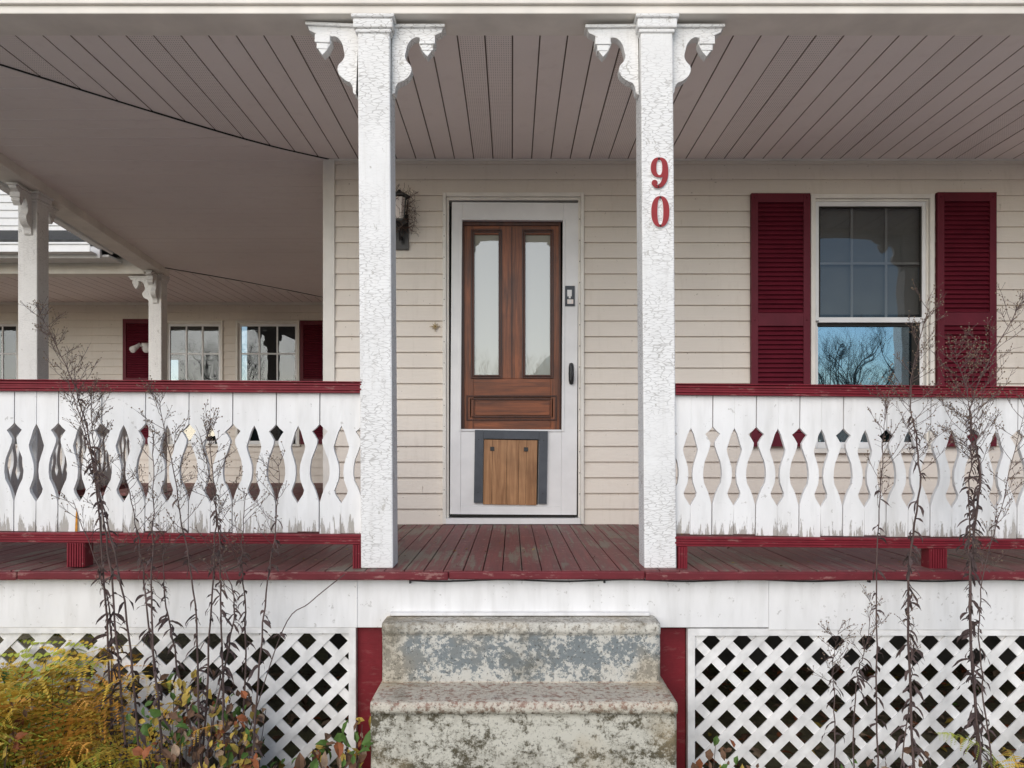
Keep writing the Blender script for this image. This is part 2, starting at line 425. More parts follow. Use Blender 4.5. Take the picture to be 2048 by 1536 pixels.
for (a,b) in ((941,1004),(1044,1108)):
    for k,(o,yy) in enumerate(((0,0.010),(4,0.004))):
        t=3.2
        bx(d,a+o,a+o+t,456+o,756-o,yd-yy,yd+.012,2); bx(d,b-o-t,b-o,456+o,756-o,yd-yy,yd+.012,2)
        bx(d,a+o+t,b-o-t,456+o,456+o+t,yd-yy,yd+.012,2); bx(d,a+o+t,b-o-t,756-o-t,756-o,yd-yy,yd+.012,2)
for k,(o,yy) in enumerate(((0,0.008),(6,0.0))):
    a,b,c,e=932+o*1.2,1114-o*1.2,790+o,841-o; t=3
    bx(d,a,a+t,c,e,yd-yy,yd+.013,2); bx(d,b-t,b,c,e,yd-yy,yd+.013,2); bx(d,a+t,b-t,c,c+t,yd-yy,yd+.013,2); bx(d,a+t,b-t,e-t,e,yd-yy,yd+.013,2)
bx(d,950,1099,802,830,yd+.004,yd+.02,1)
bx(d,1022.5,1024.5,451,756,yd-.003,yd+.01,2)
d.build('wooden_inner_door',['wood','woodh','woodd'],house,0.0015)
g=MB(); bx(g,945,1000,462,752,yd+.016,yd+.02,0); bx(g,1048,1103,462,752,yd+.0165,yd+.0205,0); g.build('door_panes',['glassD'],house)
p=MB()
Tp=Matrix.Translation((wx(1020,D2),0,wz(940,D2)))@Matrix.Rotation(math.radians(0.9),4,'Y')@Matrix.Translation((-wx(1020,D2),0,-wz(940,D2)))
bx(p,949,966,861,1006,y-.030,y-.0095,0,D2,Tp); bx(p,1077,1094,861,1006,y-.030,y-.0095,0,D2,Tp); bx(p,966.2,1076.8,861,878,y-.029,y-.0095,0,D2,Tp)
bx(p,966.5,1076.5,878.3,1008,y-.012,y-.0095,2,D2,Tp)
for a,b in ((967.5,984),(984.6,1013),(1013.6,1037),(1037.6,1052),(1052.5,1073.5)): bx(p,a,b,880,1009,y-.022,y-.0121,1,D2,Tp)
for xx in (984,1051):
    bx(p,xx-4,xx+4,894,902,y-.029,y-.0221,3,D2,Tp)
for (xx,yy) in ((957,880),(957,985),(1086,880),(1086,985)): bx(p,xx-1,xx+1,yy-1,yy+1,y-.0315,y-.0301,3,D2,Tp)
p.build('pet_door',['grey','pine','gap','black'],house,0.002)

# ---------------------------------------------------------------- windows and shutters
def window(x0,x1,z0,z1,D,name,front=True,blind=True):
    W=MB(); c=0.028
    W.box(x0,x0+c,D-.037,D+.06,z0,z1); W.box(x1-c,x1,D-.037,D+.06,z0,z1); W.box(x0+c,x1-c,D-.036,D+.06,z1-c,z1)
    W.box(x0-.01,x1+.01,D-.05,D+.06,z0-.03,z0)
    a,b=x0+c+.012,x1-c-.012; t=0.03; zm=z0+(z1-z0)*0.505
    W.box(x0+c,a,D-.012,D+.055,z0,z1-c,0); W.box(b,x1-c,D-.012,D+.055,z0,z1-c,0)
    W.box(a,b,D-.012,D+.055,z1-c-.014,z1-c,0)
    zt=z1-c-.014
    W.box(a,a+t*.8,D-.004,D+.02,zm,zt,1); W.box(b-t*.8,b,D-.004,D+.02,zm,zt,1); W.box(a+t*.8,b-t*.8,D-.004,D+.02,zt-t,zt,1); W.box(a+t*.8,b-t*.8,D-.006,D+.02,zm-.012,zm+.022,1)
    W.box(a+t*.8,b-t*.8,D+.021,D+.03,zm-.035,zm-.0125,2)
    W.box(a,a+t,D+.024,D+.05,z0,zm,1); W.box(b-t,b,D+.024,D+.05,z0,zm,1); W.box(a+t,b-t,D+.024,D+.05,z0,z0+t*1.4,1)
    W.box(b-t-.05,b-t,D+.015,D+.03,z0,zm-.036,2)
    if front:
        for q in ((a+t*.8,a+t*.8+.012,zm+.022,zt-t),(b-t*.8-.012,b-t*.8,zm+.022,zt-t),(a+t*.8+.012,b-t*.8-.012,zt-t-.012,zt-t)):
            W.box(q[0],q[1],D+.003,D+.008,q[2],q[3],2)
    mw=.008 if front else .011; my=.016 if front else .0
    for i in (1,2):
        xx=a+t*.8+(b-a-1.6*t)*i/3; W.box(xx-mw,xx+mw,D+my,D+my+.0075,zm+.022,zt-t,6 if front else 3)
    zz=(zm+zt)/2-.01; W.box(a+t*.8,b-t*.8,D+my+.0005,D+my+.008,zz-mw,zz+mw,6 if front else 3)
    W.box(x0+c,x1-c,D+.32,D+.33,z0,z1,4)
    if blind: W.box(a,b,D+.055,D+.06,zm+(.05 if front else .3),z1-c,5)
    W.build(name,['trim','white','gap','white','dark','curtain','mullion'],house,0.0015)
    g=MB(); g.box(a+t*.8,b-t*.8,D+.009,D+.012,zm+.022,zt-t,1); g.box(a+t,b-t,D+.036,D+.039,z0+t*1.4,zm-.012,0); g.build(name+'_glass',['glassW' if front else 'glassX','glassS'],house)
window(WX0,WX1,WZ0,WZ1,D2,'front_window')
for i,(a,b) in enumerate(wins): window(a,b,wz0,wz1,D3,'wing_window_%d'%i,False,i==1)
def shutter(x0,x1,z0,z1,D,name):
    S=MB(); t=0.045; yb=D-.021; yf=D-.050
    S.box(x0,x0+t,yf,yb,z0,z1); S.box(x1-t,x1,yf,yb,z0,z1)
    zm=z0+(z1-z0)*0.50
    for a,b in ((z1-.06,z1),(z0,z0+.09),(zm-.04,zm+.045)): S.box(x0+t,x1-t,yf+.001,yb,a,b)
    S.box(x0+t,x1-t,yb-.004,yb,z0+.09,z1-.06)
    for a,b in ((z0+.09,zm-.04),(zm+.045,z1-.06)):
        n=int((b-a)/0.030); st=(b-a)/n
        for i in range(n):
            z=a+i*st
            S.add([(x0+t,yf+.003,z+.004),(x1-t,yf+.003,z+.004),(x1-t,yf+.024,z+st),(x0+t,yf+.024,z+st),(x0+t,yf+.016,z-.001),(x1-t,yf+.016,z-.001)],[(0,1,2,3),(4,5,1,0)])
    for xx in (x0+t*.5,x1-t*.5):
        for zz in (z1-.03,zm,z0+.05): S.lathe((xx,yf,zz),[(0.001,-.006),(0.006,-.004),(0.006,.004),(.001,.006)],8)
    S.build(name,['shut'],house,0.0015)
shutter(wx(1498,D2),wx(1615,D2),wz(893,D2),wz(391,D2),D2,'left_shutter')
shutter(wx(1867,D2),wx(1984,D2),wz(893,D2),wz(389,D2),D2,'right_shutter')
shutter(wx(249,D3),wx(329,D3),wz(888,D3),wz(639,D3),D3,'wing_shutter_a')
shutter(wx(602,D3),wx(680,D3),wz(888,D3),wz(642,D3),D3,'wing_shutter_b')

# ---------------------------------------------------------------- ceiling
def beamx(yy): return -3.19-0.129*(yy-3.29)
mit=[(-3.2,2.98),(-2.54,3.725),(-1.95,4.347),(-1.555,4.72),(XL,D2)]
def mit_y(x):
    for (a,b),(c,d_) in zip(mit,mit[1:]):
        if a<=x<=c: return b+(d_-b)*(x-a)/(c-a)
    return D2 if x>XL else 3.1
def mit_x(yy):
    for (a,b),(c,d_) in zip(mit,mit[1:]):
        if b<=yy<=d_: return a+(c-a)*(yy-b)/(d_-b)
    return XL if yy>D2 else -3.2
mit2=[(-3.80,7.95),(-3.1,8.75),(-2.43,9.68),(-2.2,D3)]
def m2y(x):
    for (a,b),(c,d_) in zip(mit2,mit2[1:]):
        if a<=x<=c: return b+(d_-b)*(x-a)/(c-a)
    return 7.95 if x<-3.8 else D3
def m2x(yy):
    for (a,b),(c,d_) in zip(mit2,mit2[1:]):
        if b<=yy<=d_: return a+(c-a)*(yy-b)/(d_-b)
    return -3.8
C=MB(); BW=0.127; gr=0.0035; dp=0.012
def ystrip(x0,x1,fy0,fy1,mi):
    a0,a1=fy0(x0),fy0(x1); b0,b1=fy1(x0),fy1(x1)
    if b0-a0<0.01 and b1-a1<0.01: return
    b0=max(b0,a0);b1=max(b1,a1)
    xa,xb=x0+gr,x1-gr; zj=ZC+R(-.001,.001)
    C.add([(xa,a0,zj),(xb,a1,zj),(xb,b1,zj),(xa,b0,zj)],[(0,1,2,3)],mi)
    C.add([(x0,a0,ZC+dp),(xa,a0,zj),(xa,b0,zj),(x0,b0,ZC+dp)],[(0,1,2,3)],2)
    C.add([(x1,a1,ZC+dp),(xb,a1,zj),(xb,b1,zj),(x1,b1,ZC+dp)],[(0,1,2,3)],2)
def xstrip(y0,y1,fx0,fx1,mi):
    a0,a1=fx0(y0),fx0(y1); b0,b1=fx1(y0),fx1(y1)
    if b0-a0<0.01 and b1-a1<0.01: return
    b0=max(b0,a0);b1=max(b1,a1)
    ya,yb=y0+gr*.8,y1-gr*.8; zj=ZC+R(-.001,.001)
    C.add([(a0,ya,zj),(a1,yb,zj),(b1,yb,zj),(b0,ya,zj)],[(0,1,2,3)],mi)
    C.add([(a0,y0,ZC+dp*.7),(a0,ya,zj),(b0,ya,zj),(b0,y0,ZC+dp*.7)],[(0,1,2,3)],3)
    C.add([(a1,y1,ZC+dp*.7),(a1,yb,zj),(b1,yb,zj),(b1,y1,ZC+dp*.7)],[(0,1,2,3)],3)
x=-3.3; i=0
while x<XR:
    ystrip(x,x+BW,lambda q:3.3,mit_y,1 if (i%6) in (0,1) else 0); x+=BW; i+=1
yy=3.2; i=0
while yy<D3:
    y1_=min(yy+BW,D3)
    xstrip(yy,y1_,lambda q:max(beamx(q),m2x(q)) if q>7.95 else beamx(q),mit_x,0); yy+=BW; i+=1
x=-9.9
while x<-2.2:
    ystrip(x,x+BW,lambda q:max(8.05,m2y(q)) if q>-3.8 else 8.05,lambda q:D3,0); x+=BW
C.build('porch_ceiling',['ceil','ceilp','groove','ceil'],house,fix=False)
K=MB()
def chan(pts):
    pp=smoothpts([(a,b,0) for a,b in pts],5)
    for a,b in zip(pp,pp[1:]):
        dd=(b-a).normalized(); nn=Vector((-dd.y,dd.x,0))*0.016
        K.hexa([a-nn+Vector((0,0,ZC-.010)),b-nn+Vector((0,0,ZC-.010)),b+nn+Vector((0,0,ZC-.010)),a+nn+Vector((0,0,ZC-.010))],
               [a-nn+Vector((0,0,ZC+.01)),b-nn+Vector((0,0,ZC+.01)),b+nn+Vector((0,0,ZC+.01)),a+nn+Vector((0,0,ZC+.01))],0)
        for sg in (1,-1):
            n1=nn*sg; n2=nn*sg*(1.5)
            K.hexa([a+n1+Vector((0,0,ZC-.006)),b+n1+Vector((0,0,ZC-.006)),b+n2+Vector((0,0,ZC-.006)),a+n2+Vector((0,0,ZC-.006))],
               [a+n1+Vector((0,0,ZC+.01)),b+n1+Vector((0,0,ZC+.01)),b+n2+Vector((0,0,ZC+.01)),a+n2+Vector((0,0,ZC+.01))],1 if sg==-1 else 1)
chan(mit); chan(mit2)
K.build('ceiling_mitre_channel',['ceil','gap'],house,fix=True)

# ---------------------------------------------------------------- beams / roofs
B=MB()
B.box(-3.33,XR,3.20,3.376,ZB,ZC+0.28)
B.box(-3.33,XR,3.185,3.199,ZB+0.035,ZC+0.28)
def wall_along(y0,y1,off0,off1,z0,z1,mi=0):
    B.hexa([(beamx(y0)+off0,y0,z0),(beamx(y0)+off1,y0,z0),(beamx(y1)+off1,y1,z0),(beamx(y1)+off0,y1,z0)],
           [(beamx(y0)+off0,y0,z1),(beamx(y0)+off1,y0,z1),(beamx(y1)+off1,y1,z1),(beamx(y1)+off0,y1,z1)],mi)
wall_along(3.38,8.15,-.09,.09,ZB-.03,ZC+.12)
B.box(-10,-3.93,8.0,8.16,ZB-.03,ZC+.1)
B.build('porch_beams',['beam'],house,0.004)
Rf=MB()
Rf.hexa([(-3.5,3.0,3.62),(XR,3.0,3.62),(XR,D2,4.35),(-1.2,D2,4.35)],[(-3.5,3.0,3.70),(XR,3.0,3.70),(XR,D2,4.43),(-1.2,D2,4.43)],0)
Rf.hexa([(beamx(3.0)-.35,3.0,3.50),(beamx(7.7)-.33,7.7,3.50),(XL,10,4.34),(XL,D2,4.34)],[(beamx(3.0)-.35,3.0,3.56),(beamx(7.7)-.33,7.7,3.56),(XL,10,4.42),(XL,D2,4.42)],0)
Rf.hexa([(-10,7.65,3.47),(-4.2,7.65,3.47),(-2,10.0,4.22),(-10,10.0,4.22)],[(-10,7.65,3.52),(-4.2,7.65,3.52),(-2,10.0,4.28),(-10,10.0,4.28)],0)
Rf.build('porch_roof',['shingle'],house)
E=MB()
def al(y0,y1,o0,o1,z0,z1,mi=0):
    E.hexa([(beamx(y0)+o0,y0,z0),(beamx(y0)+o1,y0,z0),(beamx(y1)+o1,y1,z0),(beamx(y1)+o0,y1,z0)],
           [(beamx(y0)+o0,y0,z1),(beamx(y0)+o1,y0,z1),(beamx(y1)+o1,y1,z1),(beamx(y1)+o0,y1,z1)],mi)
al(3.2,7.75,-.33,-.095,3.40,3.43); al(3.2,7.7,-.36,-.335,3.38,3.52); al(3.2,7.66,-.46,-.365,3.42,3.44); al(3.2,7.66,-.47,-.461,3.42,3.52)
E.box(-10,-4.15,7.72,7.99,3.36,3.385); E.box(-10,-4.22,7.68,7.715,3.34,3.46)
E.box(-10,-4.25,7.56,7.675,3.37,3.385); E.box(-10,-4.25,7.55,7.559,3.37,3.46); E.box(-10,-4.25,7.535,7.549,3.445,3.465)
E.build('eaves_and_gutters',['white'],house,0.003)

# ---------------------------------------------------------------- posts with capitals and brackets
def bracket(mb,T,s=1.0,th=0.05):
    k=1/467.0*s
    top=[(0,0),(104,0),(101,9),(92,13)]
    body=smoothpts([(88,15,0),(82,20,0),(87,29,0),(84,38,0)],4)
    dr=[(84,38),(80,48),(72,58),(63,48),(58,38)]
    b2=smoothpts([(58,38,0),(55,30,0),(59,22,0),(50,19,0),(41,23,0),(33,33,0),(29,47,0),(27,58,0),(31,68,0),(38,76,0),(40,86,0),(35,98,0),(24,107,0),(13,112,0),(8,121,0),(6,132,0),(0,136,0)],4)
    pts=[(a,b) for a,b in top]+[(p.x,p.y) for p in body]+dr[1:-1]+[(p.x,p.y) for p in b2]
    mb.prism([(a*k,-b*k) for a,b in pts],-th/2,th/2,0,T)
    mb.box(0,108*k,-th/2-.012,th/2+.012,-0.001,0.012,0,T)
    mb.box(57*k,88*k,-th/2-.008,th/2+.008,-34*k,-18*k,0,T)
    mb.box(61*k,84*k,-th/2-.003,th/2+.003,-46*k,-34.2*k,0,T)
    mb.box(-.003,.0012,-th/2-.001,th/2+.001,-.285,-.02,1,T)
def post(name,tx,bx_,yc,wd,mat,zt=ZB,cap=True,rots=(0,math.pi),zb=ZF,lean=()):
    P=MB(); h=wd/2; n=14; rings=[]
    for i in range(n+1):
        t=i/n; z=zb+(zt-zb)*t; cx=bx_+(tx-bx_)*t
        rings.append([(cx-h,yc-h,z),(cx+h,yc-h,z),(cx+h,yc+h,z),(cx-h,yc+h,z)])
    vs=[v for r in rings for v in r]; fs=[(0,1,2,3),(4*n,4*n+1,4*n+2,4*n+3)]
    for i in range(n):
        for k in range(4): fs.append((4*i+k,4*i+(k+1)%4,4*i+4+(k+1)%4,4*i+4+k))
    P.add(vs,fs)
    if cap:
        for e,a,b in ((.016,zt-.058,zt-.018),(.024,zt-.018,zt-.001),(.008,zt-.075,zt-.058)):
            P.box(tx-h-e,tx+h+e,yc-h-e,yc+h+e,a,b)
    P.build(name,[mat],house,0.006)
    Q=MB()
    for j,r in enumerate(rots):
        ln_=lean[j] if j<len(lean) else 0
        T=Matrix.Translation((tx,yc,zt-.028))@Matrix.Rotation(r,4,'Z')@Matrix.Translation((h+.002,0,0))@Matrix.Rotation(math.radians(ln_),4,'Y')
        bracket(Q,T)
    Q.build(name+'_brackets',[mat,'gap'],house,0.003)
PW=0.1385; yp=D1+PW/2
post('porch_post_a',wx(747,D1),wx(754,D1),yp,PW,'crack',lean=(0,-2.5))
post('porch_post_b',wx(1313.5,D1),wx(1321,D1),yp,PW,'crack',lean=(0,.6))
post('porch_post_c',wx(1313.5,D1)+2.9,wx(1321,D1)+2.9,yp,PW,'crack')
post('porch_post_corner',-3.19,-3.19,3.29,PW,'crack2')
a_=math.atan2(1,-0.129)
post('side_post_a',-3.47,-3.47,5.44,PW,'crack2',ZB-.03,True,(a_,a_+math.pi))
post('side_post_b',-3.81,-3.81,8.07,PW,'crack2',ZB-.03,True,(a_+math.pi,math.pi))
post('wing_post',-6.6,-6.6,8.07,PW,'crack2',ZB-.03)

# ---------------------------------------------------------------- deck
Dk=MB(); pw=0.083; x=-10.0
while x<XR:
    y0=3.165+R(-.004,.004); y1=D2
    if x+pw<XL: y1=D3
    if x<beamx(3.3)-.1: y0=8.0
    if beamx(8)-.12<x<beamx(3.3)-.1: y0=3.29+(-3.19-.1-x)/0.129
    Dk.box(x+.002,x+pw-.002,y0,y1,ZF-.028+R(-.0015,.0015),ZF+R(-.0015,.0015)); x+=pw
Dk.build('porch_deck_boards',['deck'],house,0.002)
N_=MB(); x=-3.4
while x<XR:
    l=R(0.5,1.2); z_=R(-.0015,.0015)
    N_.box(x,x+l-.002,3.140+R(-.003,.002),3.160,ZF-.036+z_,ZF-.001+z_); x+=l
N_.build('deck_front_edge',['rededge'],house,0.006)
Fs=MB()
zf0=wz(1255,3.2)
Fs.box(-3.4,wx(1538,3.2)-.001,3.20,3.23,zf0,ZF-.037); Fs.box(wx(1538,3.2),XR,3.199,3.23,zf0-.01,ZF-.037)
Fs.box(wx(782,3.2),wx(1296,3.2),3.165,3.198,wz(1229,3.19),wz(1223,3.19))
Fs.box(wx(712,3.2),wx(715,3.2),3.196,3.199,zf0,ZF-.04)
Fs.build('porch_fascia',['fascia'],house,0.003)
cb=MB(); pts=[]
for i in range(60):
    x=wx(820,3.18)+i*.075; pts.append((x,3.186,ZF-.046-.004*math.sin(i*.9)))
cb.tube(pts,.0035,6)
for i in (0,11,26,41): cb.box(pts[i][0]-.004,pts[i][0]+.004,3.18,3.199,pts[i][2]-.012,pts[i][2]+.004)
cb.build('cable_under_deck',['black'],house)
Pr=MB()
Pr.box(wx(713,3.22),wx(764,3.22),3.235,3.33,-.02,zf0-.001); Pr.box(wx(1320,3.22),wx(1373,3.22),3.235,3.33,-.02,zf0-.011)
Pr.box(-3.3,-3.15,3.235,3.33,-.02,zf0-.001)
Pr.build('red_support_piers',['redpost'],house,0.004)
Fo=MB(); Fo.box(XL,XR,D2-.05,D2+.003,-.05,ZF-.03); Fo.box(-10,XL,D3-.05,D3,-.05,ZF-.03)
Fo.box(-10,XR,3.45,3.5,ZF-.2,ZF-.03)
Fo.build('foundation',['found'],house)

# ---------------------------------------------------------------- railings
Apts=[(848,0),(855,7),(862,15),(869,10),(879,4.5),(887,5),(902,10),(918,16),(933,18.5),(947,19),(961,17),(973,11),(983,7),(993,4),(1005,0)]
Bpts=[(850,0),(862,6),(876,10),(893,15),(903,13),(915,9),(930,5),(945,4),(960,5.5),(970,9),(981,13),(989,11),(997,6),(1007,0)]
def railing(name,x0p,x1p,Ac,y0=3.245,feet=(),rust=None):
    E_=empty(name); k=D1/F
    Xp=lambda p:(p-1024)*k; Zp=lambda p:EYE+(885-p)*k
    Bm=MB(); n0=int((x0p-Ac)//44)-1; n1=int((x1p-Ac)//44)+1
    for i in range(n0,n1):
        c0=Ac+i*44; c1=c0+44
        if c0<x0p-30 or c1>x1p+30: continue
        L,Rr=(Apts,Bpts) if i%2==0 else (Bpts,Apts)
        jx=R(-1,1); ws=R(.95,1.08)
        e0=1.0 if i%2==0 else 0.05; e1=0.05 if i%2==0 else 1.0
        top=784; bot=1067+R(-4,1)
        pl=[(c0+e0,top)]+[(max(c0+w_*ws,c0+e0),z_+jx) for z_,w_ in L]+[(c0+(1.0 if i%2==0 else .5),bot)]
        pr=[(c1-(0.5 if i%2==0 else 1.0),bot)]+[(min(c1-w_*ws,c1-e1),z_+jx) for z_,w_ in reversed(Rr)]+[(c1-e1,top)]
        pts=[(min(max(a,x0p),x1p),b) for a,b in pl+pr]
        if max(a for a,b in pts)-min(a for a,b in pts)<3: continue
        yj=R(-.002,.002)
        Bm.prism([(Xp(a),Zp(b)) for a,b in pts],y0+yj,y0+.02+yj)
    if rust: Bm.prism([(Xp(rust-3),Zp(1066)),(Xp(rust-2),Zp(1035)),(Xp(rust),Zp(1018)),(Xp(rust+2),Zp(1040)),(Xp(rust+2),Zp(1066))],y0-.0035,y0-.0025,1)
    Bm.build('balusters',['bal','rust'],E_,0.0012)
    Rl=MB()
    xa,xb=Xp(x0p),Xp(x1p)
    for j in range(4):
        Rl.box(xa,xb,y0-.03+ (0 if j%2==0 else .005),y0-.012,Zp(765+j*4.9+4.0),Zp(765+j*4.9))
    Rl.box(xa,xb,y0-.022,y0+.045,Zp(784),Zp(763)); 
    Rl.box(xa,xb,y0-.036,y0+.055,Zp(763.2),Zp(761))
    for j in range(4):
        Rl.box(xa,xb,y0-.030+(0 if j%2==0 else .005),y0-.012,Zp(1068+j*5+4.2),Zp(1068+j*5))
    Rl.box(xa,xb,y0-.022,y0+.05,Zp(1087.5),Zp(1067.5))
    for fx in feet:
        Rl.box(Xp(fx[0]),Xp(fx[1]),y0-.02,y0+.045,ZF+.001,Zp(1088))
        nn=int((fx[1]-fx[0])/5)
        for q in range(nn):
            a=fx[0]+1+q*5.0; Rl.box(Xp(a),Xp(a+3.4),y0-.026,y0-.0201,ZF+.001,Zp(1088.5))
    Rl.build('rails',['red'],E_,0.0015)
    return E_
r1=railing('porch_railing',-385,722,547,feet=((132,168),(705,722)),rust=146)
r2=railing('porch_railing',1350,2560,1428,feet=((1358,1377),(1862,1898),(2380,2416)))
def tilt(e,px,deg,dz):
    x=wx(px,D1); z=wz(1000,D1)
    e.matrix_world=Matrix.Translation((x,0,z+dz))@Matrix.Rotation(math.radians(deg),4,'Y')@Matrix.Translation((-x,0,-z))
tilt(r1,722,0.35,-0.004); tilt(r2,1350,0.5,-0.012)
r3=railing('porch_railing',0,1900,20)
L_=math.atan2(1,-0.129)
k=D1/F
r3.matrix_world=Matrix.Translation((beamx(3.4),3.4,0))@Matrix.Rotation(L_,4,'Z')@Matrix.Translation((1024*k,-3.245,0))

# ---------------------------------------------------------------- lattice panels
def lattice(name,x0,x1,z0,z1,yy):
    Lm=MB(); fr=0.030
    Lm.box(x0,x0+fr,yy-.012,yy+.02,z0,z1); Lm.box(x1-fr,x1,yy-.012,yy+.02,z0,z1)
    Lm.box(x0+fr,x1-fr,yy-.0115,yy+.02,z1-fr,z1)
    p=0.134; hw=0.0185*1.414
    a0,a1=x0+fr,x1-fr; b0,b1=z0,z1-fr
    def strip(c,sg,ya,yb):
        poly=[(c-hw,b0),(c+hw,b0),(c+hw+sg*(b1-b0),b1),(c-hw+sg*(b1-b0),b1)]
        def clip(P,inside,inter):
            o=[]
            for i in range(len(P)):
                A,B_=P[i],P[(i+1)%len(P)]
                if inside(A):
                    o.append(A)
                    if not inside(B_): o.append(inter(A,B_))
                elif inside(B_): o.append(inter(A,B_))
            return o
        def it(X): return lambda A,B_:(X,A[1]+(B_[1]-A[1])*(X-A[0])/(B_[0]-A[0]))
        poly=clip(poly,lambda q:q[0]>=a0,it(a0))
        if len(poly)>2: poly=clip(poly,lambda q:q[0]<=a1,it(a1))
        if len(poly)>2: Lm.prism(poly,ya,yb)
    H=b1-b0; c=a0-H-.1
    while c<a1+H+.1:
        strip(c+R(-.003,.003),1,yy+.001,yy+.0075); strip(c+.03+R(-.003,.003),-1,yy+.008,yy+.0145); c+=p
    Lm.build(name,['lattice'],None,0)
lattice('lattice_panel',-3.12,wx(712,3.21),-.02,zf0+.004,3.215)
lattice('lattice_panel',wx(1375,3.21),XR,-.02,zf0-.006,3.215)

# ---------------------------------------------------------------- concrete steps
from mathutils import noise as nz_
def stepblock(mb,x0,x1,y0,y1,z0,z1,lip):
    nx,nz,ny=64,26,8
    prof=[(y0+lip,z0)]
    for i in range(1,nz): prof.append((y0+lip,z0+(z1-.05-z0)*i/nz))
    prof+= [(y0+lip,z1-.05),(y0+lip*.3,z1-.045),(y0,z1-.030),(y0+.001,z1-.014),(y0+.006,z1-.003),(y0+.015,z1)]
    for i in range(1,ny+1): prof.append((y0+.02+(y1-y0-.02)*i/ny,z1-0.002*i/ny))
    vs=[];fs=[]
    for i in range(nx+1):
        u=i/nx
        for (a,b) in prof:
            x=x0+(x1-x0)*u
            d=nz_.noise(Vector((x*7,a*7,b*7)))*.003+nz_.noise(Vector((x*25,a*25,b*25)))*.0028
            rr=0.0
            ex=min(u,1-u)
            if ex<0.012: rr=(0.012-ex)*0.5
            vs.append((x+ (rr*.2 if u<.5 else -rr*.2)+d*.5,a+d*.8+rr*.9,b+d*.5-(rr*.6 if b>z1-.04 else 0)))
    m=len(prof)
    for i in range(nx):
        for j in range(m-1): fs.append((i*m+j,(i+1)*m+j,(i+1)*m+j+1,i*m+j+1))
    for i in (0,nx):
        base=len(vs)
        vs.append((x0 if i==0 else x1,y1,z0)); fs.append([i*m+j for j in range(m)]+[base])
    mb.add(vs,fs)
S=MB()
zt1=EYE-.735; zt2=EYE-.98
stepblock(S,wx(763,3.06),wx(1322,3.06),3.055,3.197,zt2-.02,zt1,.012)
stepblock(S,wx(739,2.83),wx(1356,2.83),2.825,3.199,-.05,zt2,.020)
S.build('concrete_steps',['conc'],None,0,True)

# ---------------------------------------------------------------- house number
hn=empty('house_number')
def P2(px,py): return (wx(px,D1),wz(py,D1))
def ring(mb,cx,cy,ow,oh,iw,ih,ya,yb,n=36,pw_=2.3):
    def se(w,h,t):
        c,s_=math.cos(t),math.sin(t); return (w*abs(c)**(2/pw_)*(1 if c>0 else -1),h*abs(s_)**(2/pw_)*(1 if s_>0 else -1))
    for i in range(n):
        t0,t1=2*math.pi*i/n,2*math.pi*(i+1)/n
        q=[]
        for (w_,h_,t) in ((ow,oh,t0),(ow,oh,t1),(iw,ih,t1),(iw,ih,t0)):
            a,b=se(w_,h_,t); q.append(P2(cx+a,cy+b))
        mb.hexa([(p_[0],ya,p_[1]) for p_ in q],[(p_[0],yb,p_[1]) for p_ in q])
def digit9(mb,cx,cy,e,ya,yb):
    ring(mb,cx,cy-11,17+e,20+e,6-e,15.5-e,ya,yb)
    path=smoothpts([(cx+11.5,cy-12,0),(cx+12,cy+2,0),(cx+10,cy+15,0),(cx+3,cy+25,0),(cx-6,cy+27.5,0),(cx-11,cy+24,0)],6)
    wd=[5.8,5.8,5.2,4.0,2.8,2.2]
    for i in range(len(path)-1):
        def w_(j):
            t=j/(len(path)-1)*5; a=int(min(t,4)); return wd[a]+(wd[a+1]-wd[a])*(t-a)+e
        a,b=path[i],path[i+1]; dd=(b-a).normalized(); nn=Vector((-dd.y,dd.x,0))
        q=[P2(*(a+nn*w_(i)).xy),P2(*(b+nn*w_(i+1)).xy),P2(*(b-nn*w_(i+1)).xy),P2(*(a-nn*w_(i)).xy)]
        mb.hexa([(p_[0],ya-.0003,p_[1]) for p_ in q],[(p_[0],yb,p_[1]) for p_ in q])
    pts=[P2(cx-9.5+(6+e)*math.cos(t*math.pi/8),cy+20+(6+e)*math.sin(t*math.pi/8)) for t in range(16)]
    mb.prism(pts,ya-.0006,yb)
nb=MB(); digit9(nb,1318,347,1.3,D1-.0045,D1-.0005); nb.build('digit_nine_edge',['white'],hn)
nb=MB(); digit9(nb,1318,347,0,D1-.009,D1-.003); nb.build('digit_nine',['numred'],hn)
nb=MB(); ring(nb,1320,424,19.3,32,4.8,25.2,D1-.0045,D1-.0005); nb.build('digit_zero_edge',['white'],hn)
nb=MB(); ring(nb,1320,424,18,30.8,6,26.5,D1-.009,D1-.003); nb.build('digit_zero',['numred'],hn)
nb=MB()
for (a,b) in ((1317,318.5),(1316,375),(1320,396),(1320,452)):
    q=P2(a,b); nb.box(q[0]-.0035,q[0]+.0035,D1-.0115,D1-.003,q[1]-.0035,q[1]+.0035)
nb.build('nails',['gap'],hn,0.001)

